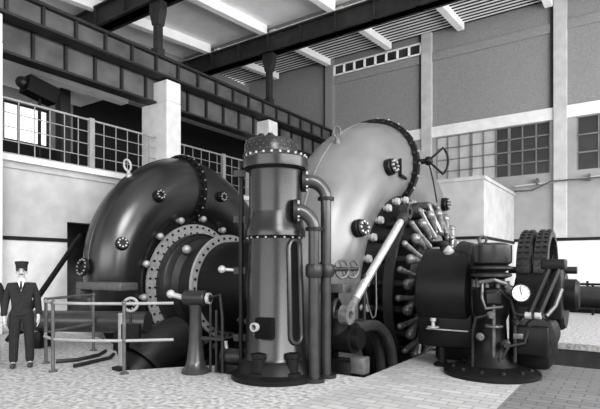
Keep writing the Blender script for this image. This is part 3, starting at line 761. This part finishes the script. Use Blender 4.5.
# ------------------------------------------------------------------ people
def skin_mesh(joints, edges, levels=2):
    """joints: list of (co, radius or (rx, ry)); returns a bmesh of the skinned surface"""
    me = bpy.data.meshes.new('tmp'); me.from_pydata([j[0] for j in joints], edges, [])
    o = bpy.data.objects.new('tmp', me); col.objects.link(o)
    md = o.modifiers.new('s', 'SKIN'); md.use_smooth_shade = True
    for i, j in enumerate(joints):
        r = j[1]; me.skin_vertices[0].data[i].radius = r if isinstance(r, tuple) else (r, r)
    me.skin_vertices[0].data[0].use_root = True
    sb = o.modifiers.new('b', 'SUBSURF'); sb.levels = levels; sb.render_levels = levels
    dg = bpy.context.evaluated_depsgraph_get(); ev = o.evaluated_get(dg)
    m2 = bpy.data.meshes.new_from_object(ev)
    bm = bmesh.new(); bm.from_mesh(m2)
    bpy.data.objects.remove(o); bpy.data.meshes.remove(m2)
    return bm
def join(mb, bm):
    me = bpy.data.meshes.new('tmp'); bm.to_mesh(me); bm.free(); mb.bm.from_mesh(me); bpy.data.meshes.remove(me); return mb
def person(loc, face, label, armr_fwd, sc_=1.):
    t = thing('person', loc, label, 'person')
    F = Matrix.Translation(V(loc)) @ Matrix.Rotation(math.atan2(face[1], face[0])+PI/2, 4, 'Z') @ Matrix.Scale(sc_, 4)   # local front is -Y
    def T(mb): bmesh.ops.transform(mb.bm, matrix=F, verts=mb.bm.verts); return mb
    # figure about 1.70 m
    hipz = .90
    J = [((0, .0, .95), (.13, .09)), ((0, .01, 1.15), (.12, .085)), ((0, .01, 1.32), (.14, .095)), ((0, .01, 1.43), (.07, .06)), ((0, -.005, 1.50), (.05, .05)),
         ((0, -.015, 1.56), (.062, .075)), ((0, -.01, 1.64), (.072, .088)), ((0, 0, 1.69), (.05, .06))]
    E_ = [(i, i+1) for i in range(7)]
    def add(p, r, par): J.append((p, r)); E_.append((par, len(J)-1)); return len(J)-1
    for s in (-1, 1):
        a = add((s*.18, .01, 1.38), .056, 2); b = add((s*.235, .02, 1.10), .044, a)
        c = add((s*.25, -.03 if s < 0 else -.05, .86), .030, b); d = add((s*.25, -.045, .80), (.038, .022), c)
        for k in range(4):
            fx = s*.25; fy = -.075+.02*k
            e = add((fx, fy, .735-.004*(k % 3)), .0095, d); g = add((fx-s*.012, fy-.006, .695+.006*abs(k-1.5)), .0085, e); add((fx-s*.024, fy-.004, .668+.01*abs(k-1.5)), .007, g)
        e = add((s*.235, -.085, .775), .011, d); add((s*.228, -.10, .735), .009, e)
        a = add((s*.095, 0, .88), .085, 0); b = add((s*.11, -.01, .49), .058, a); c = add((s*.12, .015, .10), .038, b); add((s*.13, -.10, .04), .035, c)
    body = MB(); join(body, skin_mesh(J, E_, 2))
    # face: nose, brow, ears, mouth
    body.ball((0, -.100, 1.585), .018, (1, 1.1, 1.5), 10)
    for s in (-1, 1): body.ball((s*.078, .0, 1.585), .026, (.4, .8, 1.3), 10)
    body.ball((0, -.083, 1.535), .022, (1.3, .5, .4), 10)
    T(body).build('body', 'skin', t, True, 80)
    ey = MB()
    for s in (-1, 1): ey.ball((s*.03, -.088, 1.607), .011, (1, .6, .8), 10).ball((s*.032, -.086, 1.628), .02, (1.1, .5, .22), 10)
    ey.ball((0, -.095, 1.552), .026, (1.3, .45, .35), 10)
    T(ey).build('eyes_and_moustache', 'hair', t)
    T(MB().lathe([(.082, 1.60), (.088, 1.64), (.086, 1.67)], (0, .008, 0), n=24)).build('hair', 'hair', t)
    # cap with peak
    cp = MB().lathe([(.088, 1.662), (.090, 1.70), (.104, 1.745), (.104, 1.757), (.085, 1.77), (0, 1.773)], (0, .0, 0), n=28)
    cp.box((0, -.10, 1.668), (.12, .055, .012), rot=Matrix.Rotation(R(14), 3, 'X'), bev=.004)
    T(cp).build('cap', 'cloth', t)
    # trousers
    J2 = [((0, .0, .96), (.155, .115)), ((0, 0, 1.05), (.15, .11))]; E2 = [(0, 1)]
    for s in (-1, 1):
        n0 = len(J2)
        J2 += [((s*.095, 0, .86), .105), ((s*.11, -.005, .49), .082), ((s*.12, .012, .20), .072), ((s*.12, .0, .06), .075)]
        E2 += [(0, n0), (n0, n0+1), (n0+1, n0+2), (n0+2, n0+3)]
    T(join(MB(), skin_mesh(J2, E2, 2))).build('trousers', 'cloth', t, True, 80)
    # jacket
    J3 = [((0, .005, 1.12), (.165, .12)), ((0, .005, .90), (.19, .135)), ((0, .005, .84), (.19, .135)), ((0, .01, 1.30), (.175, .125)), ((0, .015, 1.41), (.10, .085)), ((0, .02, 1.45), (.062, .06))]
    E3 = [(0, 1), (1, 2), (0, 3), (3, 4), (4, 5)]
    for s in (-1, 1):
        n0 = len(J3)
        J3 += [((s*.175, .01, 1.36), .070), ((s*.235, .02, 1.11), .062), ((s*.257, -.025, .90), .054), ((s*.257, -.03, .86), .052)]
        E3 += [(3, n0), (n0, n0+1), (n0+1, n0+2), (n0+2, n0+3)]
    T(join(MB(), skin_mesh(J3, E3, 2))).build('jacket', 'cloth', t, True, 80)
    sh_ = MB().slab([(-.055, -.128, 1.455), (.055, -.128, 1.455), (.0, -.146, 1.27)], (0, .05, 0)).lathe([(.062, 1.43), (.058, 1.475)], (0, .0, 0), n=20)
    T(sh_).build('shirt', 'shirt', t, False)
    T(MB().slab([(-.012, -.132, 1.445), (.012, -.132, 1.445), (.018, -.150, 1.33), (0, -.152, 1.28), (-.018, -.150, 1.33)], (0, .012, 0))).build('necktie', 'trim', t, False)
    sf = MB()
    for s in (-1, 1): sf.ball((s*.125, -.055, .045), .05, (.95, 2.5, .9), 16)
    T(sf)
    bmesh.ops.bisect_plane(sf.bm, geom=sf.bm.verts[:]+sf.bm.edges[:]+sf.bm.faces[:], plane_co=(0, 0, .004), plane_no=(0, 0, -1), clear_outer=True)
    bmesh.ops.holes_fill(sf.bm, edges=[e for e in sf.bm.edges if e.is_boundary])
    sf.build('shoes', 'leather', t)
    return t
person((-8.52, 4.22, 0), (.86, -.5), 'man in dark suit and peaked cap standing by the guard railing', 0, 1.0)
person((-8.94, 3.87, 0), (.8, -.6), 'second person in dark clothes mostly cut off at the picture edge', 0, 1.0)

# ------------------------------------------------------------------ light and camera
w = bpy.data.worlds.new('sky'); sc.world = w; w.use_nodes = True
bg = w.node_tree.nodes['Background']; bg.inputs[0].default_value = (1, 1, 1, 1); bg.inputs[1].default_value = 1.
_nt = w.node_tree; _tc = _nt.nodes.new('ShaderNodeTexCoord'); _sx = _nt.nodes.new('ShaderNodeSeparateXYZ'); _cr = _nt.nodes.new('ShaderNodeMapRange')
_cr.inputs[1].default_value = -.05; _cr.inputs[2].default_value = .05; _cr.inputs[3].default_value = 1.0; _cr.inputs[4].default_value = .42   # grey sky above; lower half made brighter to lift the ceiling
_nt.links.new(_tc.outputs['Generated'], _sx.inputs[0]); _nt.links.new(_sx.outputs['Z'], _cr.inputs[0]); _nt.links.new(_cr.outputs[0], bg.inputs[0])
sun = bpy.data.lights.new('sun', 'SUN'); sun.energy = 1.6; sun.angle = R(20)
so = bpy.data.objects.new('sun', sun); col.objects.link(so)
so.rotation_euler = V((-.70, .50, -.52)).to_track_quat('-Z', 'Y').to_euler()
def area_light(name, loc, d, sx, sy, power):
    l = bpy.data.lights.new(name, 'AREA'); l.shape = 'RECTANGLE'; l.size = sx; l.size_y = sy; l.energy = power
    o = bpy.data.objects.new(name, l); col.objects.link(o); o.location = loc
    o.rotation_euler = V(d).to_track_quat('-Z', 'Y').to_euler()
area_light('side_window_light', (8.2, 8, 5.5), (-1, .05, .22), 22, 6, 3300)
area_light('end_fill_light', (-4, -9, 5), (0, 1, .35), 16, 7, 1200)  # unseen light added behind the camera to brighten the ceiling

cam = bpy.data.cameras.new('camera'); co = bpy.data.objects.new('camera', cam); col.objects.link(co)
co.location = (0, 0, 1.69); co.rotation_euler = (R(90), 0, R(34.4))
cam.sensor_width = 36; cam.lens = 497/600*36; cam.shift_y = 61.5/600; cam.clip_start = .05; cam.clip_end = 200
sc.camera = co
sc.view_settings.view_transform = 'Standard'; sc.view_settings.look = 'None'
sc.view_settings.gamma = 1; sc.view_settings.use_curve_mapping = False
sc.view_settings.exposure = .5
